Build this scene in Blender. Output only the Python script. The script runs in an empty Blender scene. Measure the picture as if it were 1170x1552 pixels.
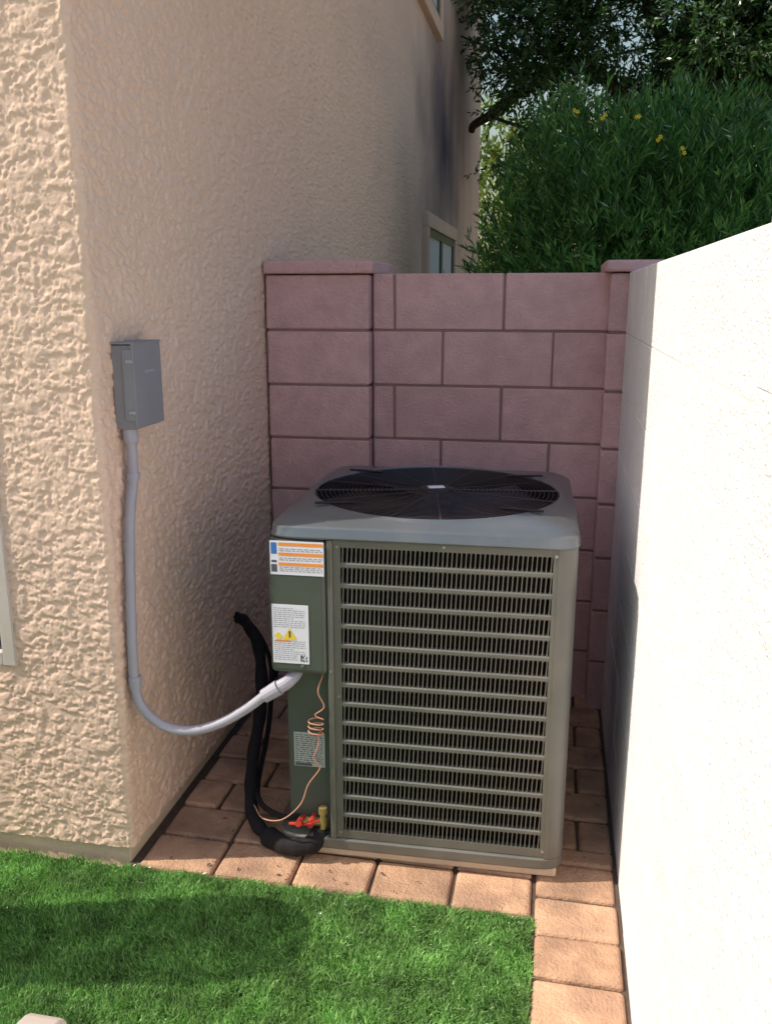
import bpy, math, random
import numpy as np
from mathutils import Vector
random.seed(7)
rng = np.random.default_rng(11)
S = bpy.context.scene
C = S.collection
S.view_settings.view_transform = 'Standard'
S.view_settings.look = 'None'
S.view_settings.exposure = 0

# ---------------------------------------------------------------- materials
def newmat(name):
    m = bpy.data.materials.new(name); m.use_nodes = True
    nt = m.node_tree
    b = nt.nodes['Principled BSDF']
    return m, nt, b
def N(nt, t, **kw):
    n = nt.nodes.new(t)
    for k, v in kw.items(): setattr(n, k, v)
    return n
def ramp(nt, stops):
    r = nt.nodes.new('ShaderNodeValToRGB')
    e = r.color_ramp.elements
    while len(e) < len(stops): e.new(.5)
    for i, (p, c) in enumerate(stops):
        e[i].position = p
        e[i].color = c if len(c) == 4 else (*c, 1)
    return r
def surf(name, col, var=0.12, scale=6, rough=.8, metal=0, bumps=(), island=0, spec=.3, stretch=None, dirt=None, patches=None):
    """procedural painted / mineral surface. bumps = [(scale, strength, distance)]"""
    m, nt, b = newmat(name); L = nt.links
    tc = N(nt, 'ShaderNodeTexCoord')
    vec = tc.outputs['Object']
    if stretch:
        mp = N(nt, 'ShaderNodeMapping'); mp.inputs['Scale'].default_value = stretch
        L.new(vec, mp.inputs[0]); vec = mp.outputs[0]
    n1 = N(nt, 'ShaderNodeTexNoise'); n1.inputs['Scale'].default_value = scale; n1.inputs['Detail'].default_value = 6
    n1.inputs['Roughness'].default_value = .65
    L.new(vec, n1.inputs['Vector'])
    d = tuple(c * (1 - var) for c in col); l = tuple(min(1, c * (1 + var)) for c in col)
    r = ramp(nt, [(.3, d), (.7, l)])
    L.new(n1.outputs['Fac'], r.inputs[0])
    out = r.outputs[0]
    if dirt:
        dscale, dcol, lo, hi = dirt
        n2 = N(nt, 'ShaderNodeTexNoise'); n2.inputs['Scale'].default_value = dscale; n2.inputs['Detail'].default_value = 8
        L.new(tc.outputs['Object'], n2.inputs['Vector'])
        r2 = ramp(nt, [(lo, (0, 0, 0)), (hi, (1, 1, 1))]); L.new(n2.outputs['Fac'], r2.inputs[0])
        mx = N(nt, 'ShaderNodeMix', data_type='RGBA')
        L.new(r2.outputs[0], mx.inputs[0]); L.new(out, mx.inputs[6]); mx.inputs[7].default_value = (*dcol, 1)
        out = mx.outputs[2]
    if patches:   # darker patches blended into the colour, fading outward (centre, radii, colour, amount)
        for cen, rad, scol, amt in patches:
            n3 = N(nt, 'ShaderNodeTexNoise'); n3.inputs['Scale'].default_value = 1.7; n3.inputs['Detail'].default_value = 7
            L.new(tc.outputs['Object'], n3.inputs['Vector'])
            sb = N(nt, 'ShaderNodeVectorMath', operation='SUBTRACT'); L.new(tc.outputs['Object'], sb.inputs[0]); sb.inputs[1].default_value = cen
            dv = N(nt, 'ShaderNodeVectorMath', operation='DIVIDE'); L.new(sb.outputs[0], dv.inputs[0]); dv.inputs[1].default_value = rad
            ln = N(nt, 'ShaderNodeVectorMath', operation='LENGTH'); L.new(dv.outputs[0], ln.inputs[0])
            ad = N(nt, 'ShaderNodeMath', operation='MULTIPLY_ADD'); L.new(n3.outputs['Fac'], ad.inputs[0]); ad.inputs[1].default_value = .8
            L.new(ln.outputs['Value'], ad.inputs[2])
            mr = N(nt, 'ShaderNodeMapRange'); mr.inputs[1].default_value = .4; mr.inputs[2].default_value = 1.4
            mr.inputs[3].default_value = amt; mr.inputs[4].default_value = 0
            L.new(ad.outputs[0], mr.inputs[0])
            mx = N(nt, 'ShaderNodeMix', data_type='RGBA')
            L.new(mr.outputs[0], mx.inputs[0]); L.new(out, mx.inputs[6]); mx.inputs[7].default_value = (*scol, 1)
            out = mx.outputs[2]
    if island:
        g = N(nt, 'ShaderNodeNewGeometry')
        mr = N(nt, 'ShaderNodeMapRange'); mr.inputs[3].default_value = 1 - island; mr.inputs[4].default_value = 1 + island
        L.new(g.outputs['Random Per Island'], mr.inputs[0])
        hs = N(nt, 'ShaderNodeHueSaturation')
        L.new(mr.outputs[0], hs.inputs['Value']); L.new(out, hs.inputs['Color']); out = hs.outputs[0]
    L.new(out, b.inputs['Base Color'])
    b.inputs['Roughness'].default_value = rough
    b.inputs['Metallic'].default_value = metal
    b.inputs['Specular IOR Level'].default_value = spec
    prev = None
    for sc, st, di in bumps:
        nb = N(nt, 'ShaderNodeTexNoise'); nb.inputs['Scale'].default_value = sc; nb.inputs['Detail'].default_value = 5
        L.new(vec, nb.inputs['Vector'])
        bp = N(nt, 'ShaderNodeBump'); bp.inputs['Strength'].default_value = st; bp.inputs['Distance'].default_value = di
        L.new(nb.outputs['Fac'], bp.inputs['Height'])
        if prev: L.new(prev.outputs[0], bp.inputs['Normal'])
        prev = bp
    if prev: L.new(prev.outputs[0], b.inputs['Normal'])
    return m
def leafmat(name, c1, c2, c3, transl=.35, nscale=1.2, gloss=.15):
    m, nt, b = newmat(name); L = nt.links
    nt.nodes.remove(b)
    out = nt.nodes['Material Output']
    g = N(nt, 'ShaderNodeNewGeometry')
    tc = N(nt, 'ShaderNodeTexCoord')
    r = ramp(nt, [(0, c1), (.6, c2), (1, c3)])
    L.new(g.outputs['Random Per Island'], r.inputs[0])
    n = N(nt, 'ShaderNodeTexNoise'); n.inputs['Scale'].default_value = nscale; n.inputs['Detail'].default_value = 4
    L.new(tc.outputs['Object'], n.inputs['Vector'])
    mr = N(nt, 'ShaderNodeMapRange'); mr.inputs[1].default_value = .3; mr.inputs[2].default_value = .7
    mr.inputs[3].default_value = .6; mr.inputs[4].default_value = 1.35
    L.new(n.outputs['Fac'], mr.inputs[0])
    hs = N(nt, 'ShaderNodeHueSaturation'); L.new(mr.outputs[0], hs.inputs['Value']); L.new(r.outputs[0], hs.inputs['Color'])
    df = N(nt, 'ShaderNodeBsdfDiffuse'); tr = N(nt, 'ShaderNodeBsdfTranslucent'); gl = N(nt, 'ShaderNodeBsdfGlossy')
    gl.inputs['Roughness'].default_value = .45
    L.new(hs.outputs[0], df.inputs[0]); L.new(hs.outputs[0], tr.inputs[0])
    m1 = N(nt, 'ShaderNodeMixShader'); m1.inputs[0].default_value = transl
    L.new(df.outputs[0], m1.inputs[1]); L.new(tr.outputs[0], m1.inputs[2])
    fr = N(nt, 'ShaderNodeFresnel'); fr.inputs[0].default_value = 1.35
    mm = N(nt, 'ShaderNodeMath', operation='MULTIPLY'); mm.inputs[1].default_value = gloss * 4
    L.new(fr.outputs[0], mm.inputs[0])
    m2 = N(nt, 'ShaderNodeMixShader'); L.new(mm.outputs[0], m2.inputs[0])
    L.new(m1.outputs[0], m2.inputs[1]); L.new(gl.outputs[0], m2.inputs[2])
    L.new(m2.outputs[0], out.inputs[0])
    return m

M = {}
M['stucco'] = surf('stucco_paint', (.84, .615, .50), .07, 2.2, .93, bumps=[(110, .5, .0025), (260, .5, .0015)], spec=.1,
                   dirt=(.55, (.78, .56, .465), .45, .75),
                   patches=[((-1.075, 9.0, 3.3), (2, 4.6, 2.6), (.42, .36, .37), .75), ((-1.075, 8.3, 2.8), (2, 1.9, 1.35), (.055, .055, .09), 1.0)])
M['found'] = surf('foundation', (.66, .54, .42), .1, 8, .95, bumps=[(90, .5, .004)], spec=.1)
M['trim'] = surf('stucco_trim', (.66, .50, .41), .08, 5, .9, bumps=[(80, .5, .003)], spec=.1)
M['block'] = surf('pink_block', (.68, .425, .445), .12, 14, .95, bumps=[(110, .9, .006), (380, .8, .0025)], island=.06, spec=.1,
                  dirt=(3.0, (.56, .36, .38), .50, .8))
M['mortar'] = surf('mortar', (.32, .20, .20), .1, 20, .95, bumps=[(200, .5, .003)], spec=.1)
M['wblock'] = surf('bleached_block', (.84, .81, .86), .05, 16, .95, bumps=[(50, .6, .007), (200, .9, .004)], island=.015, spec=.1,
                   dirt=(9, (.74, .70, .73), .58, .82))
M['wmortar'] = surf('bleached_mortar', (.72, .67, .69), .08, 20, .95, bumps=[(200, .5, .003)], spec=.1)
M['paver'] = surf('paver_concrete', (.55, .335, .225), .22, 12, .92, bumps=[(25, .6, .010), (140, .9, .006)], island=.13, spec=.15,
                  dirt=(7, (.34, .21, .15), .44, .70))
M['sand'] = surf('joint_sand', (.10, .07, .055), .25, 40, .98, bumps=[(150, .6, .004)])
M['ground'] = surf('desert_soil', (.42, .33, .25), .2, 3, .98, bumps=[(12, .6, .03), (60, .5, .01)])
M['turfback'] = surf('turf_thatch', (.06, .13, .035), .4, 60, 1, bumps=[(120, .8, .01)], spec=.05)
M['ac'] = surf('unit_paint', (.155, .152, .140), .08, 5, .40, metal=.25, bumps=[(500, .12, .0006)], spec=.5, dirt=(7, (.20, .185, .165), .5, .8))
M['aclid'] = surf('lid_paint', (.165, .18, .20), .08, 6, .28, metal=.5, bumps=[(400, .1, .0006)], spec=.6, dirt=(5, (.235, .23, .23), .5, .8))
M['accover'] = surf('cover_paint', (.080, .092, .080), .08, 5, .4, bumps=[(500, .1, .0005)], spec=.5)
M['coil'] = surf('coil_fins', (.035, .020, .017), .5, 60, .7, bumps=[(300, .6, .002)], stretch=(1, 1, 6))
M['black'] = surf('black_plastic', (.010, .008, .012), .2, 20, .45, spec=.4)
M['blade'] = surf('fan_blade', (.040, .026, .040), .1, 20, .38, metal=.3, spec=.4)
M['wire'] = surf('grille_wire', (.035, .027, .035), .1, 20, .4, spec=.5)
M['hose'] = surf('foam_hose', (.014, .012, .015), .3, 30, .85, bumps=[(120, .5, .003)])
M['boxgrey'] = surf('grey_enamel', (.26, .26, .295), .05, 10, .45, spec=.5)
M['conduit'] = surf('grey_pvc', (.40, .385, .46), .06, 14, .5, spec=.4, bumps=[(60, .1, .001)])
M['white'] = surf('label_white', (.76, .76, .86), .03, 20, .5)
M['silver'] = surf('label_silver', (.42, .45, .43), .06, 20, .4)
M['orange'] = surf('label_orange', (.85, .30, .06), .03, 20, .5)
M['yellow'] = surf('label_yellow', (.85, .62, .06), .03, 20, .5)
M['ink'] = surf('label_ink', (.10, .10, .13), .03, 20, .6)
M['blue'] = surf('label_blue', (.05, .18, .5), .03, 20, .6)
M['grayink'] = surf('label_grey_ink', (.36, .36, .42), .03, 20, .6)
M['copper'] = surf('wire_copper', (.50, .25, .17), .1, 20, .4)
M['red'] = surf('valve_red', (.45, .04, .03), .1, 20, .4)
M['brass'] = surf('valve_brass', (.55, .42, .16), .1, 20, .35, metal=.6)
M['frame'] = surf('window_frame', (.62, .56, .53), .05, 8, .5)
M['steel'] = surf('screw_steel', (.45, .45, .45), .05, 8, .35, metal=.8)
M['bark'] = surf('bark', (.055, .04, .03), .35, 8, .95, bumps=[(20, .8, .03)])
M['roof'] = surf('clay_tile', (.33, .19, .13), .2, 3, .9, bumps=[(6, .8, .05)], stretch=(1, 1, 1))
M['bin'] = surf('caster_plastic', (.12, .12, .12), .1, 8, .5)  # for the added, unseen shadow caster
M['chair'] = surf('chair_frame', (.50, .43, .39), .06, 8, .45)
M['sling'] = surf('chair_sling', (.22, .19, .16), .15, 60, .8)
m, nt, b = newmat('window_glass'); b.inputs['Base Color'].default_value = (.03, .045, .06, 1); b.inputs['Roughness'].default_value = .05
b.inputs['Specular IOR Level'].default_value = .9
M['glass'] = m
M['blind'] = surf('window_blind', (.55, .60, .68), .03, 3, .5, stretch=(1, 1, 30))
M['shrubleaf'] = leafmat('shrub_leaf', (.045, .145, .038), (.10, .27, .07), (.23, .43, .12), .35, 1.6, gloss=.05)
M['treeleaf'] = leafmat('mesquite_leaf', (.024, .070, .020), (.052, .125, .035), (.12, .20, .055), .35, 1.0, gloss=.05)
M['bgleaf'] = leafmat('distant_leaf', (.10, .17, .03), (.18, .27, .05), (.33, .39, .10), .4, .6, gloss=.05)
M['grass'] = leafmat('turf_blade', (.13, .31, .065), (.25, .52, .13), (.50, .80, .30), .12, 9, gloss=.10)
M['petal'] = surf('flower_petal', (.85, .72, .06), .05, 20, .6)

# ---------------------------------------------------------------- mesh helpers
def obj(name, verts, faces, mat=None, parent=None, smooth=False, bevel=0, seg=2):
    me = bpy.data.meshes.new(name)
    me.from_pydata([tuple(v) for v in verts], [], [tuple(f) for f in faces])
    me.update()
    o = bpy.data.objects.new(name, me); C.objects.link(o)
    if mat: me.materials.append(M[mat] if isinstance(mat, str) else mat)
    if parent: o.parent = parent
    if smooth:
        me.polygons.foreach_set('use_smooth', [True] * len(me.polygons))
    if bevel:
        md = o.modifiers.new('bevel', 'BEVEL'); md.width = bevel; md.segments = seg; md.limit_method = 'ANGLE'
        md.angle_limit = math.radians(40)
    return o
def fastmesh(name, V, F, mat, parent=None, smooth=False):
    """V (n,3), F (m,k) numpy"""
    me = bpy.data.meshes.new(name)
    k = F.shape[1]
    me.vertices.add(len(V)); me.vertices.foreach_set('co', V.astype(np.float32).ravel())
    me.loops.add(F.size); me.loops.foreach_set('vertex_index', F.astype(np.int32).ravel())
    me.polygons.add(len(F)); me.polygons.foreach_set('loop_start', np.arange(0, F.size, k, dtype=np.int32))
    me.polygons.foreach_set('loop_total', np.full(len(F), k, dtype=np.int32))
    if smooth: me.polygons.foreach_set('use_smooth', np.ones(len(F), dtype=bool))
    me.update(calc_edges=True)
    o = bpy.data.objects.new(name, me); C.objects.link(o)
    me.materials.append(M[mat])
    if parent: o.parent = parent
    return o
def empty(name, loc=(0, 0, 0), rz=0):
    e = bpy.data.objects.new(name, None); C.objects.link(e)
    e.location = loc; e.rotation_euler = (0, 0, rz); e.empty_display_size = .2
    return e
class MB:
    def __init__(s): s.v = []; s.f = []
    def box(s, x0, x1, y0, y1, z0, z1, rot=0, jit=0):
        n = len(s.v)
        cx, cy = (x0 + x1) / 2, (y0 + y1) / 2
        for z in (z0, z1):
            for x, y in ((x0, y0), (x1, y0), (x1, y1), (x0, y1)):
                dx, dy = x - cx, y - cy
                c, sn = math.cos(rot), math.sin(rot)
                j = (random.uniform(-jit, jit), random.uniform(-jit, jit)) if jit else (0, 0)
                s.v.append((cx + dx * c - dy * sn + j[0], cy + dx * sn + dy * c + j[1], z))
        s.f += [tuple(n + i for i in q) for q in ((3, 2, 1, 0), (4, 5, 6, 7), (0, 1, 5, 4), (1, 2, 6, 5), (2, 3, 7, 6), (3, 0, 4, 7))]
        return s
    def quad(s, *p):
        n = len(s.v); s.v += list(p); s.f.append(tuple(range(n, n + len(p)))); return s
    def make(s, name, mat, parent=None, **k): return obj(name, s.v, s.f, mat, parent, **k)
def catmull(P, n=10):
    P = [Vector(p) for p in P]
    Q = [P[0] * 2 - P[1]] + P + [P[-1] * 2 - P[-2]]
    out = []
    for i in range(1, len(Q) - 2):
        a, b, c, d = Q[i - 1], Q[i], Q[i + 1], Q[i + 2]
        for k in range(n):
            t = k / n
            out.append(.5 * ((2 * b) + (c - a) * t + (2 * a - 5 * b + 4 * c - d) * t * t + (3 * b - a - 3 * c + d) * t ** 3))
    out.append(P[-1]); return out
def sweep(P, r, sides=12, mb=None):
    """tube along points; r scalar or list"""
    mb = mb or MB()
    P = [Vector(p) for p in P]; n0 = len(mb.v); n = len(P)
    R = r if isinstance(r, (list, tuple)) else [r] * n
    up = Vector((0, 0, 1)); T0 = (P[1] - P[0]).normalized()
    if abs(T0.dot(up)) > .9: up = Vector((0, 1, 0))
    X = T0.cross(up).normalized()
    for i in range(n):
        T = ((P[min(i + 1, n - 1)] - P[max(i - 1, 0)])).normalized()
        X = (X - T * X.dot(T)).normalized(); Y = T.cross(X)
        for k in range(sides):
            a = 2 * math.pi * k / sides
            mb.v.append(tuple(P[i] + (X * math.cos(a) + Y * math.sin(a)) * R[i]))
    for i in range(n - 1):
        for k in range(sides):
            a = n0 + i * sides + k; b = n0 + i * sides + (k + 1) % sides
            mb.f.append((a, b, b + sides, a + sides))
    mb.f.append(tuple(n0 + k for k in range(sides))[::-1])
    mb.f.append(tuple(n0 + (n - 1) * sides + k for k in range(sides)))
    return mb
def lathe(prof, seg=32, mb=None, c=(0, 0)):
    mb = mb or MB(); n0 = len(mb.v)
    for r, z in prof:
        for k in range(seg):
            a = 2 * math.pi * k / seg; mb.v.append((c[0] + r * math.cos(a), c[1] + r * math.sin(a), z))
    for i in range(len(prof) - 1):
        for k in range(seg):
            a = n0 + i * seg + k; b = n0 + i * seg + (k + 1) % seg
            mb.f.append((a, b, b + seg, a + seg))
    return mb

# ---------------------------------------------------------------- numpy noise
def vnoise(u, v, seed):
    r = np.random.default_rng(seed).random((256, 256))
    iu = np.floor(u).astype(int); iv = np.floor(v).astype(int)
    fu = u - iu; fv = v - iv
    fu = fu * fu * (3 - 2 * fu); fv = fv * fv * (3 - 2 * fv)
    a = r[iu & 255, iv & 255]; b = r[(iu + 1) & 255, iv & 255]; c = r[iu & 255, (iv + 1) & 255]; d = r[(iu + 1) & 255, (iv + 1) & 255]
    return (a * (1 - fu) + b * fu) * (1 - fv) + (c * (1 - fu) + d * fu) * fv
def sstep(a, b, x):
    t = np.clip((x - a) / (b - a), 0, 1); return t * t * (3 - 2 * t)

# ================================================================ HOUSE
HX, HY = -1.075, 1.915
HB, HH = 11.7, 5.15
house = empty('stucco_house', (0, 0, 0))
R = .014
pts = []  # x,y,nx,ny,s
x = -1.95; s = 0
while x < HX - R - .001:
    pts.append((x, HY, 0, -1, s, 0)); st = .0030 if x > -1.42 else .008; x += st; s += st
for k in range(0, 7):
    a = -math.pi / 2 + k / 6 * math.pi / 2
    pts.append((HX - R + R * math.cos(a), HY + R + R * math.sin(a), math.cos(a), math.sin(a), s, k / 6)); s += .0037
y = HY + R
while y < HB:
    st = .0038 * (y / 1.9) ** 1.6
    y = min(y + st, HB); s += st
    pts.append((HX, y, 1, 0, s, 1))
P = np.array(pts)
zs = [.04]; z = .04
while z < HH:
    st = .0038 if z < 2.5 else .0038 * (1 + (z - 2.5) * 2.5)
    z = min(z + st, HH); zs.append(z)
Z = np.array(zs)
ss, zz = np.meshgrid(P[:, 4], Z, indexing='ij')
side = np.repeat(P[:, 5][:, None], len(Z), 1)
def rot(a, x, y): c, s_ = math.cos(a), math.sin(a); return x * c - y * s_, x * s_ + y * c
u, v = rot(.12, ss + vnoise(zz * 40, ss * 18, 14) * .010, zz + vnoise(ss * 18, zz * 40, 1) * .010)
nf = (.34 * vnoise(u * 44 + 7, v * 76, 2) + .28 * vnoise(*rot(.7, u * 92, v * 128), 3) + .20 * vnoise(*rot(-.5, u * 170, v * 210), 18) + .18 * vnoise(u * 17, v * 23, 12))
u, v = rot(.35, ss + vnoise(zz * 34, ss * 18, 15) * .012, zz + vnoise(ss * 18, zz * 34, 4) * .014)
ns = (.36 * vnoise(u * 50, v * 82, 5) + .30 * vnoise(*rot(.6, u * 96, v * 140), 6) + .18 * vnoise(*rot(-.5, u * 170, v * 210), 19) + .16 * vnoise(u * 17, v * 22, 13))
n = nf * (1 - side) + ns * side
hgt = sstep(.43, .51, n) * .0027 + sstep(.57, .66, n) * .0009 + vnoise(ss * 260, zz * 260, 8) * .0011 + (vnoise(ss * 3, zz * 3, 9) - .5) * np.where(side > .5, .003, .0008)
fade = np.clip(1 - (np.repeat(P[:, 1][:, None], len(Z), 1) - 5) / 3.5, .3, 1)
hgt = hgt * np.where(side > .5, fade * 1.5, 1.0)
V = np.empty(ss.shape + (3,))
V[..., 0] = P[:, 0][:, None] + P[:, 2][:, None] * hgt
V[..., 1] = P[:, 1][:, None] + P[:, 3][:, None] * hgt
V[..., 2] = zz
ns_, nz_ = ss.shape
idx = np.arange(ns_ * nz_).reshape(ns_, nz_)
F = np.stack([idx[:-1, :-1], idx[1:, :-1], idx[1:, 1:], idx[:-1, 1:]], -1)
keep = ~((V[:-1, :-1, 0] < -1.37) & (side[:-1, :-1] == 0) & (V[:-1, :-1, 2] > .557) & (V[:-1, :-1, 2] < 1.95))
F = F[keep]
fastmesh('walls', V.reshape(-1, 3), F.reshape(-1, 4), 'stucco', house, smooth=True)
MB().box(-9, -1.105, 1.96, HB - .02, .0, HH - .01).make('wall_core', 'trim', house)
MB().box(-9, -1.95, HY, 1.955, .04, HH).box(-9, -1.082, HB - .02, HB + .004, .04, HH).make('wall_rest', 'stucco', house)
MB().box(-9, -1.088, 1.927, HB - .01, -.2, .05).make('foundation', 'found', house, bevel=.004)
wf = MB()
wf.box(-1.400, -1.362, 1.906, 1.955, .552, 1.955).box(-2.60, -1.400, 1.907, 1.955, .552, .59).box(-2.6, -1.400, 1.907, 1.955, 1.915, 1.955)
wf.box(-1.97, -1.94, 1.915, 1.954, .59, 1.915).box(-2.63, -2.60, 1.906, 1.955, .552, 1.955)
wf.make('front_window_frame', 'frame', house, bevel=.003)
MB().box(-2.6, -1.400, 1.925, 1.94, .59, 1.915).make('front_window_glass', 'glass', house)
def sidewin(y0, y1, z0, z1, nm):
    t = MB(); w_ = .11
    t.box(HX - .02, HX + .05, y0 - w_, y1 + w_, z1, z1 + w_).box(HX - .02, HX + .05, y0 - w_, y1 + w_, z0 - w_, z0)
    t.box(HX - .02, HX + .048, y0 - w_, y0, z0, z1).box(HX - .02, HX + .048, y1, y1 + w_, z0, z1)
    t.make(nm + '_trim', 'trim', house, bevel=.006)
    fr = MB(); ym = (y0 + y1) / 2
    fr.box(HX - .02, HX + .03, y0, y0 + .05, z0, z1).box(HX - .02, HX + .03, y1 - .05, y1, z0, z1)
    fr.box(HX - .02, HX + .03, ym - .05, ym + .05, z0, z1).box(HX - .02, HX + .029, y0, y1, z1 - .06, z1 - .001).box(HX - .02, HX + .029, y0, y1, z0, z0 + .05)
    fr.make(nm + '_sash', 'accover', house, bevel=.003)
    MB().box(HX - .02, HX + .012, y0 + .05, y1 - .05, z0 + .05, z1 - .06).make(nm + '_glass', 'blind', house)
sidewin(7.10, 8.85, .9, 2.03, 'side_window')
sidewin(6.3, 7.62, 3.62, 4.8, 'upper_window')
rf = MB(); o_ = .1
x0, x1, y0, y1 = -9 - o_, HX + o_, HY - o_, HB + o_
rf.box(x0, x1, y0, y1, HH, HH + .12)
n = len(rf.v); rx = (x0 + x1) / 2
rf.v += [(x0, y0, HH + .122), (x1, y0, HH + .122), (x1, y1, HH + .122), (x0, y1, HH + .122), (rx, y0 + 4, HH + 1.1), (rx, y1 - 4, HH + 1.1)]
rf.f += [(n, n + 1, n + 4), (n + 1, n + 2, n + 5, n + 4), (n + 2, n + 3, n + 5), (n + 3, n, n + 4, n + 5)]
rf.make('roof', 'roof', house)

# ================================================================ BLOCK WALLS
g = .0045
TOP = 1.58
def courses(): return [(TOP - (k + 1) * .2, TOP - k * .2) for k in range(9)]
bw = empty('block_wall')
b_ = MB()
XL, XR = -.672, .158
for k, (z0, z1) in enumerate(courses()):
    first = -.590 if k % 2 == 0 else -.413
    xs = [XL]; q = first
    while q - .395 > XL + .02: q -= .395
    while q < XR - .01: xs.append(q); q += .395
    xs.append(XR + .02)
    for a, c in zip(xs[:-1], xs[1:]):
        if c - a > .02: b_.box(a + g, c - g, 3.20, 3.35, z0 + g, z1 - g + (0 if k else g), jit=.0018)
b_.make('blocks', 'block', bw, bevel=.004)
MB().box(XL, XR + .02, 3.2055, 3.3445, -.2, TOP - .008).make('mortar', 'mortar', bw)
def pillar(nm, x0, x1, y0, y1, capo, captop, mat='block', mm='mortar'):
    e = empty(nm)
    p = MB()
    for z0, z1 in courses(): p.box(x0, x1, y0, y1, z0 + g, z1 - g, jit=.0015)
    p.make('blocks', mat, e, bevel=.006)
    MB().box(x0 + .006, x1 - .006, y0 + .006, y1 - .006, -.2, TOP - .004).make('mortar', mm, e)
    MB().box(x0 - capo[0], x1 + capo[1], y0 - .018, y1 + .018, TOP, captop).make('cap', mat, e, bevel=.008)
    return e
pillar('block_pillar', -1.062, -.676, 3.15, 3.54, (.004, .018), 1.625)
pillar('block_pillar', .162, .56, 3.105, 3.5, (.018, .018), 1.618)
fw = empty('boundary_wall')
b_ = MB()
FX = .2215
for k, (z0, z1) in enumerate(courses()):
    q = 3.10 - (0 if k % 2 else .2)
    ys = [3.10]
    while q > -4:
        if q < 3.09: ys.append(q)
        q -= .4
    for a, c in zip(ys[:-1], ys[1:]): b_.box(FX, FX + .15, c + .0018, a - .0018, z0 + .0014, z1 - .0014, jit=.0008)
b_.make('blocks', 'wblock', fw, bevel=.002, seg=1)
MB().box(FX + .0012, FX + .148, -4, 3.10, -.2, TOP - .003).make('mortar', 'wmortar', fw)
e = empty('wall_pillar')
p = MB()
for k in range(10): p.box(FX - .003, FX + .36, .62, 1.045, -.2 + k * .2 + .001, k * .2 - .001)
p.box(FX - .008, FX + .37, .61, 1.05, 1.80, 1.84)
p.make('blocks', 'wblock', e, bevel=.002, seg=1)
MB().box(FX - .001, FX + .355, .625, 1.04, -.2, 1.81).make('mortar', 'wmortar', e)

# ================================================================ GROUND
def sheet(nm, x0, x1, y0, y1, z, mat):
    return obj(nm, [(x0, y0, z), (x1, y0, z), (x1, y1, z), (x0, y1, z)], [(0, 1, 2, 3)], mat)
sheet('ground', -250, 250, -250, 250, -.03, 'ground')
pv = empty('paver_path')
p = MB()
def pav(x0, x1, y0, y1):
    dz = random.uniform(-.003, .002)
    p.box(x0 + .004, x1 - .004, y0 + .004, y1 - .004, -.05, 0 + dz, rot=random.uniform(-.012, .012), jit=.0025)
xs = [-1.06, -.845, -.63, -.42, -.205, .0]
for a, c in zip(xs[:-1], xs[1:]): pav(a, c, 1.905, 2.055)
yy = 2.13
while yy > -4: pav(.003, .214, yy - .143, yy); yy -= .143
pav(.003, .214, 2.13, 2.203)
yy = 2.055; r_ = 0
while yy < 3.2:
    q = -1.06 - (.1 if r_ % 2 else 0)
    while q < .21:
        a = max(q, -1.065); c = min(q + .213, .214)
        if yy < 2.13: c = min(c, .0)
        if c - a > .03: pav(a, c, yy, yy + .148)
        q += .213
    yy += .148; r_ += 1
p.make('pavers', 'paver', pv, bevel=.011, seg=3)
obj('joint_sand', [(-1.09, 1.90, -.012), (.0, 1.90, -.012), (0, -4, -.012), (.22, -4, -.012), (.22, 3.2, -.012), (-1.09, 3.2, -.012)],
    [(0, 1, 4, 5), (1, 2, 3, 4)], 'sand', pv)
dl = MB()
for k in range(60):
    x_, y_ = random.choice([(random.uniform(-1.06, -.75), random.uniform(2.0, 3.0)), (random.uniform(.07, .21), random.uniform(1.9, 3.0)), (random.uniform(-1.0, 0), random.uniform(1.91, 1.99))])
    a = random.uniform(0, 6.28); l_ = random.uniform(.003, .010); w_ = l_ * .4
    c, s_ = math.cos(a), math.sin(a)
    dl.quad((x_ - c * l_, y_ - s_ * l_, .003), (x_ + s_ * w_, y_ - c * w_, .005), (x_ + c * l_, y_ + s_ * l_, .004), (x_ - s_ * w_, y_ + c * w_, .0055))
dl.make('dry_leaf_litter', 'sand', pv)
gr = empty('artificial_grass')
obj('turf_backing', [(-12, -8, -.014), (-.004, -8, -.014), (-.004, 1.9, -.014), (-12, 1.9, -.014)], [(0, 1, 2, 3)], 'turfback', gr)
def blades(n, x0, x1, y0, y1, h=.022, wd=.0012):
    X = rng.uniform(x0, x1, n); Y = rng.uniform(y0, y1, n)
    keep_ = Y < 1.900 + .005 * np.sin(X * 40); X = X[keep_]; Y = Y[keep_]; n = len(X)
    base = np.stack([X, Y, np.full(n, -.014)], 1)
    az = rng.uniform(0, 2 * np.pi, n); lean = rng.normal(0, .5, n)
    lx = .5 * (vnoise(X * 40 + 50, Y * 40 + 50, 21) - .5) * 1.2 + lean * np.cos(az)
    ly = .5 * (vnoise(X * 40 + 90, Y * 40 + 50, 22) - .5) * 1.2 + lean * np.sin(az) - .1
    hh = h * rng.uniform(.6, 1.2, n)
    d = np.stack([lx, ly, np.ones(n)], 1); d /= np.linalg.norm(d, axis=1)[:, None]
    a2 = rng.uniform(0, np.pi, n); wv = np.stack([np.cos(a2), np.sin(a2), np.zeros(n)], 1) * wd
    mid = base + d * (hh * .55)[:, None]
    d2 = d + np.stack([lx * .8, ly * .8, -.25 * np.ones(n)], 1); d2 /= np.linalg.norm(d2, axis=1)[:, None]
    tip = mid + d2 * (hh * .5)[:, None]
    Vv = np.stack([base - wv, base + wv, mid + wv * .9, tip, mid - wv * .9], 1).reshape(-1, 3)
    i = np.arange(n)[:, None] * 5
    return Vv, i + np.array([[0, 1, 2, 3, 4]])
Vv, Ff = blades(210000, -2.0, .004, 1.2, 1.93)
fastmesh('turf_blades', Vv, Ff, 'grass', gr)
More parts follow.
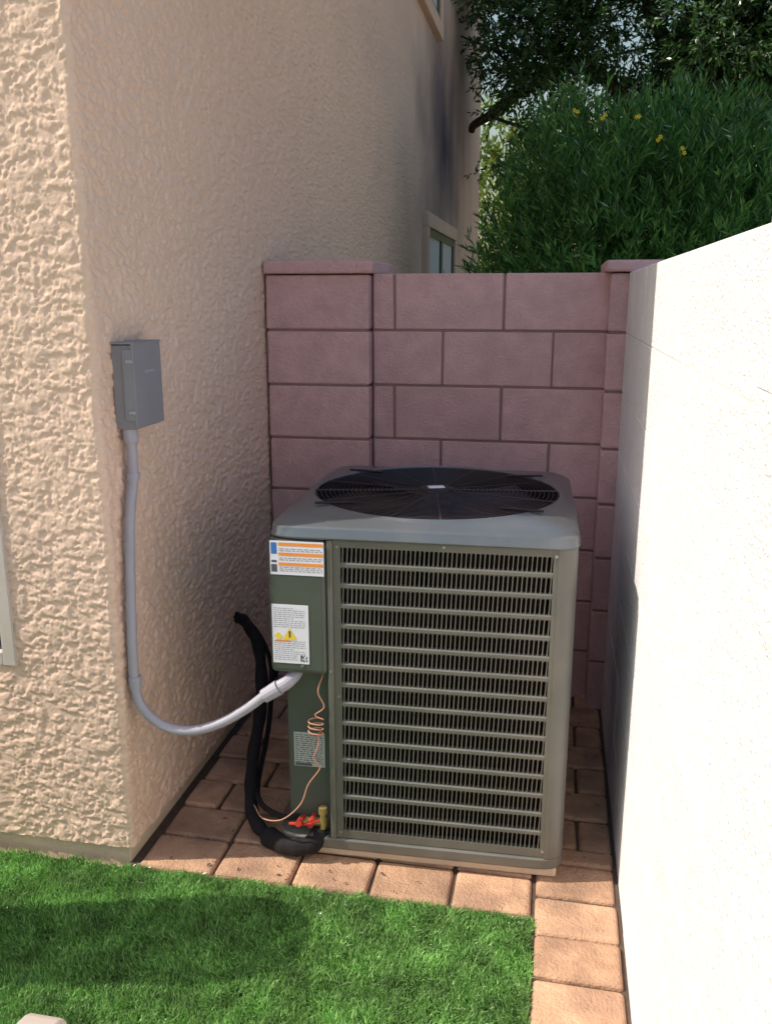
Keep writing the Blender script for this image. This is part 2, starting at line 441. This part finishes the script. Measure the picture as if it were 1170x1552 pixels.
Vv, Ff = blades(60000, -3.5, .004, -.6, 1.2, wd=.0022)
fastmesh('turf_blades_near', Vv, Ff, 'grass', gr)

# ================================================================ AIR CONDITIONER
ac = empty('air_conditioner_unit', (-.322, 2.412, 0), math.radians(1.6))
MB().box(-.37, .37, -.36, .40, .0, .035).make('pad', 'found', ac, bevel=.006)
def lidring(loops, seg=240, pw=16):
    v = []; f = []
    for kind, h, z in loops:
        for k in range(seg):
            t = 2 * math.pi * k / seg; c, s_ = math.cos(t), math.sin(t)
            if kind == 'c': r = h
            else: r = h / ((abs(c) ** pw + abs(s_) ** pw) ** (1 / pw))
            v.append((r * c, r * s_, z))
    for i in range(len(loops) - 1):
        for k in range(seg):
            a = i * seg + k; b = i * seg + (k + 1) % seg
            f.append((a, b, b + seg, a + seg))
    return v, f
v, f = lidring([('s', .372, .914), ('s', .387, .912), ('s', .3900, .9135), ('s', .3900, .9185), ('s', .388, .921), ('s', .3865, .938), ('s', .3835, .9425), ('s', .379, .9455), ('s', .366, .9525),
                ('s', .3545, .9575), ('s', .3535, .958), ('c', .353, .963), ('c', .350, .966), ('c', .345, .965), ('c', .342, .956)])
obj('lid', v, f, 'aclid', ac, smooth=True)
v, f = lidring([('c', .3425, .960), ('c', .338, .93), ('c', .335, .78), ('c', .02, .775)])
obj('fan_shroud', v, f, 'black', ac, smooth=True)
v, f = lidring([('s', .36, .036), ('s', .386, .038), ('s', .388, .044), ('s', .388, .066), ('s', .384, .07), ('s', .34, .071)])
obj('base_pan', v, f, 'ac', ac, smooth=False)
gm = MB()
for i in range(25):
    r = .045 + i * .0123
    n0 = len(gm.v); sg = 72; z = .967 - .004 * (r / .34) ** 2; wr = .0009
    for k in range(sg):
        t = 2 * math.pi * k / sg
        for dr, dz in ((wr, 0), (0, wr), (-wr, 0), (0, -wr)):
            gm.v.append(((r + dr) * math.cos(t), (r + dr) * math.sin(t), z + dz))
    for k in range(sg):
        for q in range(4):
            a = n0 + k * 4 + q; b = n0 + k * 4 + (q + 1) % 4; c = n0 + ((k + 1) % sg) * 4
            gm.f.append((a, b, c + (q + 1) % 4, c + q))
for k in range(16):
    t = 2 * math.pi * (k + .35) / 16
    sweep([(.03 * math.cos(t), .03 * math.sin(t), .964), (.35 * math.cos(t), .35 * math.sin(t), .961)], .0018 if k % 4 else .0035, 5, gm)
gm.make('fan_grille', 'wire', ac)
lathe([(.0001, .9725), (.03, .972), (.048, .969), (.05, .963), (.0001, .961)], 32).make('grille_cap', 'black', ac, smooth=True)
MB().box(-.024, .022, -.016, .014, .9726, .9735, rot=.3).make('cap_label', 'white', ac)
bm_ = MB()
for a in (42, 138, 222, 318):
    t = math.radians(a)
    x_, y_ = .33 * math.cos(t), .33 * math.sin(t)
    bm_.box(x_ - .055, x_ + .055, y_ - .006, y_ + .006, .9665, .9715, rot=(.5 if a in (42, 222) else -.5) * .4)
bm_.make('grille_brackets', 'black', ac, bevel=.002)
fb = MB()
for k in range(4):
    t0 = k * math.pi / 2 + .3
    nn = len(fb.v)
    for i in range(7):
        r = .06 + i * .043
        for j in range(7):
            t = t0 + (j / 6 - .5) * (1.15 - .02 * i)
            fb.v.append((r * math.cos(t), r * math.sin(t), .895 + (j / 6 - .5) * .085))
    for i in range(6):
        for j in range(6):
            a = nn + i * 7 + j; fb.f.append((a, a + 1, a + 8, a + 7))
fb.make('fan_blades', 'blade', ac, smooth=True)
lathe([(.0001, .925), (.06, .92), (.075, .90), (.075, .80), (.0001, .80)], 28).make('fan_motor', 'black', ac, smooth=True)
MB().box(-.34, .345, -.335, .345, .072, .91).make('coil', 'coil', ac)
def louver(nm, ua, ub, rows, pitch, T):
    fr = MB(); z0, z1 = .072, .911
    lo, hi = .088, .900; ph = (hi - lo) / rows
    def bx(u0, u1, d0, d1, za, zb, tw=0):
        n = len(fr.v); cu, cd = (u0 + u1) / 2, (d0 + d1) / 2; c, s_ = math.cos(tw), math.sin(tw)
        for z in (za, zb):
            for u_, d_ in ((u0, d0), (u1, d0), (u1, d1), (u0, d1)):
                du, dd = u_ - cu, d_ - cd
                fr.v.append(T(cu + du * c - dd * s_, cd + du * s_ + dd * c, z))
        fr.f.extend([tuple(n + i for i in q) for q in ((3, 2, 1, 0), (4, 5, 6, 7), (0, 1, 5, 4), (1, 2, 6, 5), (2, 3, 7, 6), (3, 0, 4, 7))])
    bx(ua, ua + .019, .362, .382, z0, z1); bx(ub - .013, ub, .362, .382, z0, z1)
    for i in range(rows + 1):
        zc = lo + i * ph
        h = .0072
        if i == 0: bx(ua + .019, ub - .013, .363, .381, z0, zc + h)
        elif i == rows: bx(ua + .019, ub - .013, .363, .381, zc - h, z1)
        else:
            n = len(fr.v)
            for u_ in (ua + .019, ub - .013):
                for dd, dz in ((.366, -h), (.3785, -h), (.3825, -h * .55), (.3825, h * .55), (.3785, h), (.366, h)): fr.v.append(T(u_, dd, zc + dz))
            for q in range(6): fr.f.append((n + q, n + (q + 1) % 6, n + 6 + (q + 1) % 6, n + 6 + q))
    u_ = ua + .019 + pitch * .5
    while u_ < ub - .013 - pitch * .3:
        for i in range(rows):
            za = lo + i * ph + .006; zb = lo + (i + 1) * ph - .006; zm = (za + zb) / 2
            n = len(fr.v); ln = .0010
            st = [(za, -ln, 2.2), (za + .0045, -ln * .8, 1.0), (zm, 0, .85), (zb - .0045, ln * .8, 1.0), (zb, ln, 2.2)]
            for z, shf, wm in st:
                for du, dd in ((-.0014 * wm, .3660), (.0014 * wm, .3660), (.0015 * wm, .3795), (-.0015 * wm, .3795)): fr.v.append(T(u_ + du + shf, dd, z))
            for q in range(4):
                o = n + q * 4
                fr.f.extend([(o, o + 1, o + 5, o + 4), (o + 1, o + 2, o + 6, o + 5), (o + 2, o + 3, o + 7, o + 6), (o + 3, o, o + 4, o + 7)])
        u_ += pitch
    return fr.make(nm, 'ac', ac)
louver('front_louver_panel', -.218, .337, 15, .0114, lambda u, d, z: (u, -d, z))
louver('right_louver_panel', -.335, .335, 15, .0135, lambda u, d, z: (d, u, z))
louver('back_louver_panel', -.335, .335, 15, .0135, lambda u, d, z: (-u, d, z))
louver('left_louver_panel', -.335, .23, 15, .0135, lambda u, d, z: (-d, -u, z))
cp = MB()
def post(sx, sy):
    n = len(cp.v); r = .045; c0 = .384 - r
    prof = [(c0 - .004, .384)]
    prof += [(c0 + r * math.sin(t), c0 + r * math.cos(t)) for t in [math.radians(a) for a in range(0, 91, 6)]]
    prof += [(.384, c0 - .004), (.37, c0 - .004), (.365, .365), (c0 - .004, .37)]
    for z in (.07, .912):
        for a, b in prof: cp.v.append((sx * a, sy * b, z))
    m_ = len(prof)
    for q in range(m_): cp.f.append((n + q, n + (q + 1) % m_, n + m_ + (q + 1) % m_, n + m_ + q))
for sx, sy in ((1, -1), (1, 1), (-1, 1)): post(sx, sy)
cp.make('corner_posts', 'ac', ac, bevel=0, smooth=False)
MB().box(-.356, -.232, -.352, -.24, .071, .56).make('valve_panel', 'accover', ac, bevel=.006)
MB().box(-.2335, -.2185, -.388, -.33, .071, .911).make('service_post', 'ac', ac, bevel=.003)
MB().box(-.3855, -.2345, -.392, -.235, .548, .9105).make('service_cover', 'accover', ac, bevel=.014, seg=4)
MB().box(-.384, -.36, -.24, -.22, .071, .911).make('side_post', 'ac', ac, bevel=.003)
sc = MB()
for (u_, z) in [(-.207, .895), (-.207, .09), (-.207, .49), (.331, .895), (.331, .09), (.06, .9055), (-.226, .56), (-.3, .572)]:
    yy = -.3835 if z != .572 else -.3935
    if u_ == -.226: yy = -.3895
    n = len(sc.v)
    for k in range(8):
        t = 2 * math.pi * k / 8; sc.v.append((u_ + .004 * math.cos(t), yy, z + .004 * math.sin(t)))
    for k in range(8):
        t = 2 * math.pi * k / 8; sc.v.append((u_ + .004 * math.cos(t), yy + .003, z + .004 * math.sin(t)))
    sc.f.append(tuple(n + k for k in range(8)))
    for k in range(8): sc.f.append((n + k, n + (k + 1) % 8, n + 8 + (k + 1) % 8, n + 8 + k))
sc.make('screws', 'steel', ac)
LV = -.3932
def strip(mb, u0, u1, z0, z1, d): mb.quad((u0, d, z0), (u1, d, z0), (u1, d, z1), (u0, d, z1))
lab = MB().box(-.377, -.2385, LV, LV + .002, .818, .906); lab.box(-.377, -.281, LV, LV + .002, .578, .738)
lab.make('warning_labels', 'white', ac)
og = MB()
for zc in (.898, .872, .846): strip(og, -.355, -.2400, zc - .0042, zc + .0042, LV - .0004)
strip(og, -.368, -.330, .637, .642, LV - .0004)
og.make('label_bars', 'orange', ac)
ink = MB(); gy = MB()
for zc in (.886, .881, .862, .857, .838, .833, .828):
    u_ = -.353
    while u_ < -.245:
        l_ = random.uniform(.006, .016); strip(gy, u_, min(u_ + l_, -.242), zc - .0012, zc + .0012, LV - .0004); u_ += l_ + .003
strip(ink, -.374, -.359, .825, .845, LV - .0004); strip(ink, -.3735, -.3595, .850, .856, LV - .0004)
for i in range(26):
    zc = .728 - i * .0056
    if .640 < zc < .672: continue
    u_ = -.372
    end = -.290 if i % 5 else -.32
    if zc < .60: end = -.312
    while u_ < end:
        l_ = random.uniform(.004, .013); strip(gy, u_, min(u_ + l_, end), zc - .001, zc + .001, LV - .0004); u_ += l_ + .0025
for a in range(6):
    for b in range(6):
        if random.random() < .6: strip(ink, -.304 + a * .003, -.301 + a * .003, .584 + b * .003, .587 + b * .003, LV - .0004)
gy.make('label_text', 'grayink', ac)
bl = MB(); strip(bl, -.374, -.359, .872, .902, LV - .0004); bl.make('label_blue_sign', 'blue', ac)
yl = MB(); yl.quad((-.350, LV - .0006, .643), (-.312, LV - .0006, .643), (-.331, LV - .0006, .676))
yl.quad((-.372, LV - .0006, .652), (-.361, LV - .0006, .641), (-.350, LV - .0006, .652), (-.361, LV - .0006, .663))
yl.make('hazard_triangle', 'yellow', ac)
ink.quad((-.333, LV - .0009, .649), (-.329, LV - .0009, .649), (-.328, LV - .0009, .667), (-.334, LV - .0009, .667))
VP = -.3532
lab2 = MB().box(-.339, -.254, VP - .001, VP + .001, .262, .362); lab2.make('rating_plate', 'silver', ac)
gy2 = MB()
for i in range(14):
    zc = .355 - i * .0062; u_ = -.335
    while u_ < -.262:
        l_ = random.uniform(.004, .016); strip(gy2, u_, min(u_ + l_, -.260), zc - .0012, zc + .0012, VP - .0016); u_ += l_ + .004
strip(ink, -.336, -.29, .264, .272, VP - .0016)
gy2.make('rating_text', 'ink', ac); ink.make('label_ink', 'ink', ac)
vb = MB()
sweep([(-.315, -.365, .115), (-.315, -.395, .12), (-.315, -.396, .12), (-.315, -.42, .127)], [.007, .007, .010, .009], 8, vb)
sweep([(-.285, -.365, .125), (-.285, -.39, .122), (-.285, -.391, .122), (-.285, -.412, .118)], [.006, .006, .009, .008], 8, vb)
sweep([(-.345, -.40, .112), (-.30, -.408, .120), (-.262, -.40, .130)], .0045, 8, vb)
vb.make('red_valve_caps', 'red', ac)
vb = MB()
sweep([(-.258, -.375, .09), (-.258, -.375, .135), (-.258, -.375, .136), (-.258, -.375, .155)], [.008, .008, .012, .012], 6, vb)
sweep([(-.33, -.36, .10), (-.25, -.36, .10)], .012, 10, vb)
vb.make('service_valve', 'brass', ac)
wp = [(-.25, -.37, .545), (-.262, -.385, .50), (-.245, -.39, .46), (-.27, -.39, .435)]
for k in range(26):
    t = k / 25; a = t * 2 * math.pi * 3.2
    wp.append((-.268 + .020 * math.cos(a), -.392 + .012 * math.sin(a), .425 - t * .045))
wp += [(-.262, -.395, .35), (-.275, -.395, .31), (-.258, -.395, .285), (-.29, -.40, .235), (-.31, -.41, .18), (-.36, -.42, .135), (-.42, -.40, .12), (-.46, -.35, .125)]
sweep(catmull(wp, 5), .0019, 6).make('control_wire', 'copper', ac, smooth=True)

rl = empty('refrigerant_line')
hp = catmull([(-1.085, 2.76, .395), (-1.02, 2.70, .40), (-.925, 2.56, .36), (-.875, 2.42, .245), (-.855, 2.27, .12), (-.810, 2.13, .05), (-.745, 2.06, .030), (-.665, 2.02, .032), (-.60, 2.02, .045), (-.575, 2.05, .07)], 8)
rr = [.0190 + .0018 * math.sin(i * 1.3) + (.008 if i > 48 else 0) for i in range(len(hp))]
sweep(hp, rr, 14).make('insulation', 'hose', rl, smooth=True)
hp2 = catmull([(-1.085, 2.80, .37), (-1.0, 2.74, .36), (-.90, 2.60, .30), (-.85, 2.42, .18), (-.83, 2.25, .08), (-.78, 2.12, .09), (-.70, 2.05, .10), (-.64, 2.04, .11)], 8)
sweep(hp2, .008, 10).make('liquid_line', 'hose', rl, smooth=True)
# ================================================================ DISCONNECT + CONDUIT
db = empty('electrical_disconnect_box')
bx0 = HX + .004
MB().box(bx0, -1.018, 1.990, 2.135, 1.178, 1.385).make('enclosure', 'boxgrey', db, bevel=.003)
MB().box(-1.017, -1.011, 1.986, 2.139, 1.182, 1.392).box(-1.04, -1.0165, 1.984, 1.9885, 1.20, 1.375).box(bx0, -1.008, 1.985, 2.14, 1.387, 1.392).make('door', 'boxgrey', db, bevel=.0015)
MB().box(-1.0108, -1.0104, 2.045, 2.095, 1.315, 1.321).make('embossed_mark', 'grayink', db)
MB().box(-1.030, -1.012, 1.980, 1.986, 1.342, 1.350).box(-1.030, -1.012, 1.980, 1.986, 1.217, 1.225).make('latches', 'conduit', db, bevel=.002)
cd = empty('electrical_conduit')
cpts = catmull([(-1.045, 2.012, 1.18), (-1.045, 2.012, 1.06), (-1.047, 1.992, .99), (-1.048, 1.975, .90), (-1.049, 1.955, .70), (-1.048, 1.945, .52), (-1.030, 1.945, .445),
                (-.975, 1.952, .395), (-.905, 1.965, .383), (-.83, 1.98, .405), (-.76, 1.995, .447), (-.70, 2.005, .495), (-.668, 2.01, .512)], 8)
sweep(cpts, .0130, 14).make('pipe', 'conduit', cd, smooth=True)
cf = MB()
sweep([(-1.045, 2.012, 1.18), (-1.045, 2.012, 1.145)], .019, 14, cf)
sweep([(-1.045, 2.012, 1.065), (-1.045, 2.010, 1.045)], .0165, 14, cf)
sweep([(-1.048, 1.946, .535), (-1.046, 1.945, .505)], .0165, 14, cf)
sweep([(-.715, 2.003, .482), (-.675, 2.009, .508)], [.019, .021], 14, cf)
sweep(catmull([(-.675, 2.009, .508), (-.655, 2.02, .52), (-.64, 2.05, .535), (-.64, 2.05, .56)], 4), .018, 14, cf)
cf.make('fittings', 'conduit', cd)

# ================================================================ VEGETATION
def norm(a): return a / np.maximum(np.linalg.norm(a, axis=1), 1e-9)[:, None]
def sprig_leaves(Sp, D, slen, K, L, W, spread=.75, droop=0):
    n = len(Sp); out = []
    D = norm(D)
    for k in range(K):
        t = (k + .5) / K
        r = norm(rng.normal(size=(n, 3))); sidev = norm(np.cross(D, r))
        ld = norm(D * (1 - .25 * (1 - t)) + sidev * spread * rng.uniform(.5, 1.2, (n, 1)))
        ld[:, 2] -= droop; ld = norm(ld)
        p0 = Sp + D * (t * slen)[:, None] if isinstance(slen, np.ndarray) else Sp + D * t * slen
        wv = norm(np.cross(ld, norm(rng.normal(size=(n, 3))))) * W
        LL = L * rng.uniform(.6, 1.15, (n, 1))
        out.append(np.stack([p0, p0 + ld * LL * .45 + wv, p0 + ld * LL, p0 + ld * LL * .45 - wv], 1))
    Vv = np.concatenate(out).reshape(-1, 3)
    return Vv, np.arange(len(Vv)).reshape(-1, 4)
def ell_points(n, c, r, lo=.55):
    d = norm(rng.normal(size=(n, 3)))
    rad = rng.uniform(lo ** 2, 1, n) ** .5
    lump = .86 + .22 * vnoise(d[:, 0] * 2.6 + 20 + c[0] * 3, d[:, 2] * 2.6 + 20 + d[:, 1] * 2, 31)
    return np.array(c) + d * (rad * lump)[:, None] * np.array(r), d

sh = empty('flowering_shrub')
Ps, Ds = [], []
for c, r, n in (((.26, 6.2, 1.30), (.88, .8, 1.42), 3900), ((.95, 6.2, 1.35), (.95, .8, 1.42), 4200), ((1.85, 6.4, 1.3), (1.0, .9, 1.35), 2600), ((.1, 6.5, .7), (.7, .8, .8), 700)):
    a, d = ell_points(n, c, r); k_ = a[:, 2] > .1; Ps.append(a[k_]); Ds.append(d[k_])
Ps = np.concatenate(Ps); Ds = np.concatenate(Ds)
Vv, Ff = sprig_leaves(Ps, Ds * .6 + np.array([0, 0, .9]) + rng.normal(size=Ds.shape) * .35, rng.uniform(.10, .24, len(Ps)), 14, .085, .0062)
fastmesh('foliage', Vv, Ff, 'shrubleaf', sh)
tb = MB()
for k in range(16):
    a = random.uniform(0, 6.28); bx_, by_ = .9 + .25 * math.cos(a), 6.3 + .2 * math.sin(a)
    tx, ty, tz = .9 + random.uniform(-1.1, 1.5), 6.3 + random.uniform(-.5, .5), random.uniform(1.4, 2.0)
    pp = catmull([(bx_, by_, -.05), ((bx_ * 2 + tx) / 3, (by_ * 2 + ty) / 3, tz * .45), (tx, ty, tz)], 5)
    sweep(pp, [.024 * (1 - .75 * i / len(pp)) for i in range(len(pp))], 6, tb)
tb.make('stems', 'bark', sh)
fl = MB()
for (x_, y_, z_) in [(.03, 5.62, 2.55), (.20, 5.40, 2.48), (.36, 5.35, 2.46), (.50, 5.4, 2.36), (.62, 5.35, 2.28)]:
    for k in range(2):
        ox, oy, oz = [random.uniform(-.018, .018) for _ in range(3)]
        cx, cy, cz = x_ + ox, y_ + oy, z_ + oz
        for q in range(5):
            t = 2 * math.pi * q / 5 + k
            fl.quad((cx, cy, cz), (cx + .009 * math.cos(t - .5), cy - .012, cz + .009 * math.sin(t - .5)), (cx + .014 * math.cos(t), cy - .004, cz + .014 * math.sin(t)), (cx + .009 * math.cos(t + .5), cy - .012, cz + .009 * math.sin(t + .5)))
fl.make('flowers', 'petal', sh)

tr = empty('mesquite_tree')
tb = MB(); tips = []
def limb(P_, r0, r1):
    cc = catmull(P_, 5); sweep(cc, [r0 + (r1 - r0) * i / (len(cc) - 1) for i in range(len(cc))], 8, tb); return cc
def twig(p, d, r, l, lev):
    d = Vector(d).normalized(); q = [Vector(p)]
    for i in range(3):
        d = (d + Vector((random.uniform(-.35, .35), random.uniform(-.35, .35), random.uniform(-.3, .3)))).normalized(); q.append(q[-1] + d * l / 3)
    cc = catmull(q, 2); sweep(cc, [r * (1 - .55 * i / (len(cc) - 1)) for i in range(len(cc))], 5, tb)
    tips.append(q[-1])
    if lev < 2:
        for k in range(2): twig(q[-1 - k], d + Vector((random.uniform(-.9, .9), random.uniform(-.6, .6), random.uniform(-.5, .5))), r * .55, l * .7, lev + 1)
limb([(1.3, 10.3, -.05), (1.2, 10.3, 1.4), (1.0, 10.2, 2.6)], .20, .15)
mains = [limb([(1.0, 10.2, 2.6), (.7, 10.1, 3.3), (.15, 10.0, 3.80), (-.35, 9.95, 3.70), (-.70, 9.95, 3.42), (-.98, 10.0, 3.28), (-1.02, 10.05, 3.22)], .08, .035),
         limb([(1.0, 10.2, 2.6), (1.1, 10.0, 3.6), (.7, 9.9, 4.4), (.9, 9.8, 5.4)], .11, .04),
         limb([(1.0, 10.2, 2.6), (1.7, 10.0, 3.3), (2.5, 9.8, 3.8), (3.6, 9.7, 4.4)], .11, .03),
         limb([(.1, 10.0, 3.80), (-.5, 9.8, 4.3), (-1.0, 9.8, 5.0)], .045, .02),
         limb([(1.7, 10.0, 3.3), (2.0, 9.9, 4.2), (2.6, 9.9, 5.3)], .07, .03)]
for mc in mains:
    for i in range(4, len(mc), 3):
        twig(mc[i], (random.uniform(-.6, 1), random.uniform(-.8, .3), random.uniform(-.2, .9)), .020, .8, 0)
tb.make('trunk_and_limbs', 'bark', tr, smooth=True)
Ps, Ds = [], []
for tpt in tips:
    a, dd = ell_points(42, tuple(tpt), (.42, .42, .3), lo=.1); Ps.append(a); Ds.append(dd)
for c, r, n in (((-.3, 9.8, 4.75), (.75, .8, .55), 1100), ((.6, 9.7, 4.4), (.9, .9, .8), 2400), ((1.6, 9.6, 4.2), (1.0, .9, .95), 3400), ((2.6, 9.5, 4.2), (1.0, .9, 1.0), 2800),
                ((1.2, 9.8, 5.3), (1.8, 1.0, .7), 1000), ((3.4, 9.6, 4.6), (1.2, 1.0, 1.2), 1200), ((1.4, 10.6, 3.6), (1.6, .6, .6), 2200), ((-.45, 9.7, 3.80), (.55, .4, .22), 260), ((-.7, 9.8, 3.1), (.3, .4, .35), 200)):
    a, d = ell_points(n, c, r, lo=.2)
    k_ = vnoise(a[:, 0] * 2.6 + 40, a[:, 2] * 2.6 + 40, 77) > .30
    Ps.append(a[k_]); Ds.append(d[k_])
Ps = np.concatenate(Ps); Ds = np.concatenate(Ds)
k_ = (Ps[:, 0] > -1.0) | (Ps[:, 1] > 12); Ps = Ps[k_]; Ds = Ds[k_]
Vv, Ff = sprig_leaves(Ps, Ds + rng.normal(size=Ds.shape) * .6, rng.uniform(.1, .25, len(Ps)), 9, .075, .011, droop=.25)
fastmesh('crown', Vv, Ff, 'treeleaf', tr)

bg = empty('background_trees')
Ps, Ds = [], []
for i in range(26):
    cx = -6 + i * 1.0 + random.uniform(-.4, .4); cy = random.uniform(17, 22); h = random.uniform(2.3, 2.9)
    a, d = ell_points(750, (cx, cy, h), (1.3, 1.2, h), lo=.6); Ps.append(a); Ds.append(d)
Ps = np.concatenate(Ps); Ds = np.concatenate(Ds)
Vv, Ff = sprig_leaves(Ps, Ds + np.array([0, 0, .3]) + rng.normal(size=Ds.shape) * .5, .25, 6, .16, .03)
fastmesh('foliage', Vv, Ff, 'bgleaf', bg)
tb = MB()
for i in range(13):
    cx = -6 + i * 2; cy = 19.5 + random.uniform(-1, 1)
    pp = catmull([(cx, cy, -.1), (cx + .1, cy, 1.2), (cx + random.uniform(-.3, .3), cy, 2.6)], 4)
    sweep(pp, [.12 * (1 - .6 * i_ / len(pp)) for i_ in range(len(pp))], 7, tb)
tb.make('trunks', 'bark', bg)

# ================================================================ OFF-FRAME ADDED THINGS
tc_ = empty('shadow_caster', (-1.60, 1.48, 0))  # unseen round-topped stand-in, added to cast the shadow on the turf
lathe([(.0001, -.01), (.115, -.01), (.125, .0), (.145, .80), (.152, .81), (.152, .835), (.145, .84)], 36).make('body', 'bin', tc_, smooth=True)  # body of the added shadow caster
lathe([(.148, .841), (.150, .87), (.142, .94), (.115, .995), (.06, 1.022), (.0001, 1.03)], 36).make('dome_top', 'steel', tc_, smooth=True)
ch = empty('patio_chair', (0, .012, .008))
chm = MB()
for xa in (-.607, -1.17):
    arm = catmull([(xa, .22, .60), (xa, .55, .605), (xa, .78, .598), (xa, .825, .565), (xa, .828, .45), (xa, .83, .2), (xa, .84, -.012)], 6)
    n0 = len(chm.v)
    for i, q in enumerate(arm):
        T = (arm[min(i + 1, len(arm) - 1)] - arm[max(i - 1, 0)]).normalized()
        Nn = Vector((1, 0, 0)).cross(T)
        for a, b in ((-.025, -.006), (.025, -.006), (.025, .006), (-.025, .006)):
            chm.v.append(tuple(q + Vector((a, 0, 0)) + Nn * b))
    for i in range(len(arm) - 1):
        for k in range(4):
            a = n0 + i * 4 + k; b = n0 + i * 4 + (k + 1) % 4; chm.f.append((a, b, b + 4, a + 4))
    sweep([(xa, .30, -.012), (xa, .22, .42), (xa, .20, .62), (xa, .10, .98)], .014, 8, chm)
    sweep([(xa, .83, .38), (xa, .23, .38)], .012, 8, chm)
sweep([(-.607, .83, .39), (-1.17, .83, .39)], .012, 8, chm); sweep([(-.607, .10, .98), (-1.17, .10, .98)], .014, 8, chm)
chm.make('frame', 'chair', ch, bevel=.003)
MB().quad((-1.15, .83, .392), (-.63, .83, .392), (-.63, .23, .385), (-1.15, .23, .385)).quad((-1.15, .215, .42), (-.63, .215, .42), (-.63, .105, .97), (-1.15, .105, .97)).make('sling_seat', 'sling', ch)

# ================================================================ LIGHT
EL = math.radians(45); hx, hy = .976, .235
l_ = math.hypot(hx, hy); hx /= l_; hy /= l_
D = Vector((hx * math.cos(EL), hy * math.cos(EL), -math.sin(EL)))
sd = bpy.data.lights.new('sun', 'SUN'); sd.energy = 5; sd.angle = math.radians(.5); sd.color = (1, .925, .77)
so = bpy.data.objects.new('sun', sd); C.objects.link(so); so.rotation_euler = D.to_track_quat('-Z', 'Y').to_euler(); so.location = (-5, -3, 8)
W = bpy.data.worlds.new('World'); S.world = W; W.use_nodes = True
nt = W.node_tree; bgd = nt.nodes['Background']
sk = nt.nodes.new('ShaderNodeTexSky'); sk.sky_type = 'NISHITA'; sk.sun_disc = False
sk.sun_elevation = EL; sk.sun_rotation = math.atan2(-hx, -hy); sk.dust_density = 3.0; sk.air_density = 2.0; sk.ozone_density = 3.0
nt.links.new(sk.outputs[0], bgd.inputs[0]); bgd.inputs[1].default_value = .15

cam = bpy.data.cameras.new('camera'); co = bpy.data.objects.new('camera', cam); C.objects.link(co)
cam.sensor_fit = 'VERTICAL'; cam.sensor_height = 24; cam.lens = 24 * 1320 / 1552
cam.clip_start = .02; cam.clip_end = 600
co.location = (0, 0, 1.5); co.rotation_euler = (math.radians(90 - 13.9), 0, math.radians(11))
S.camera = co
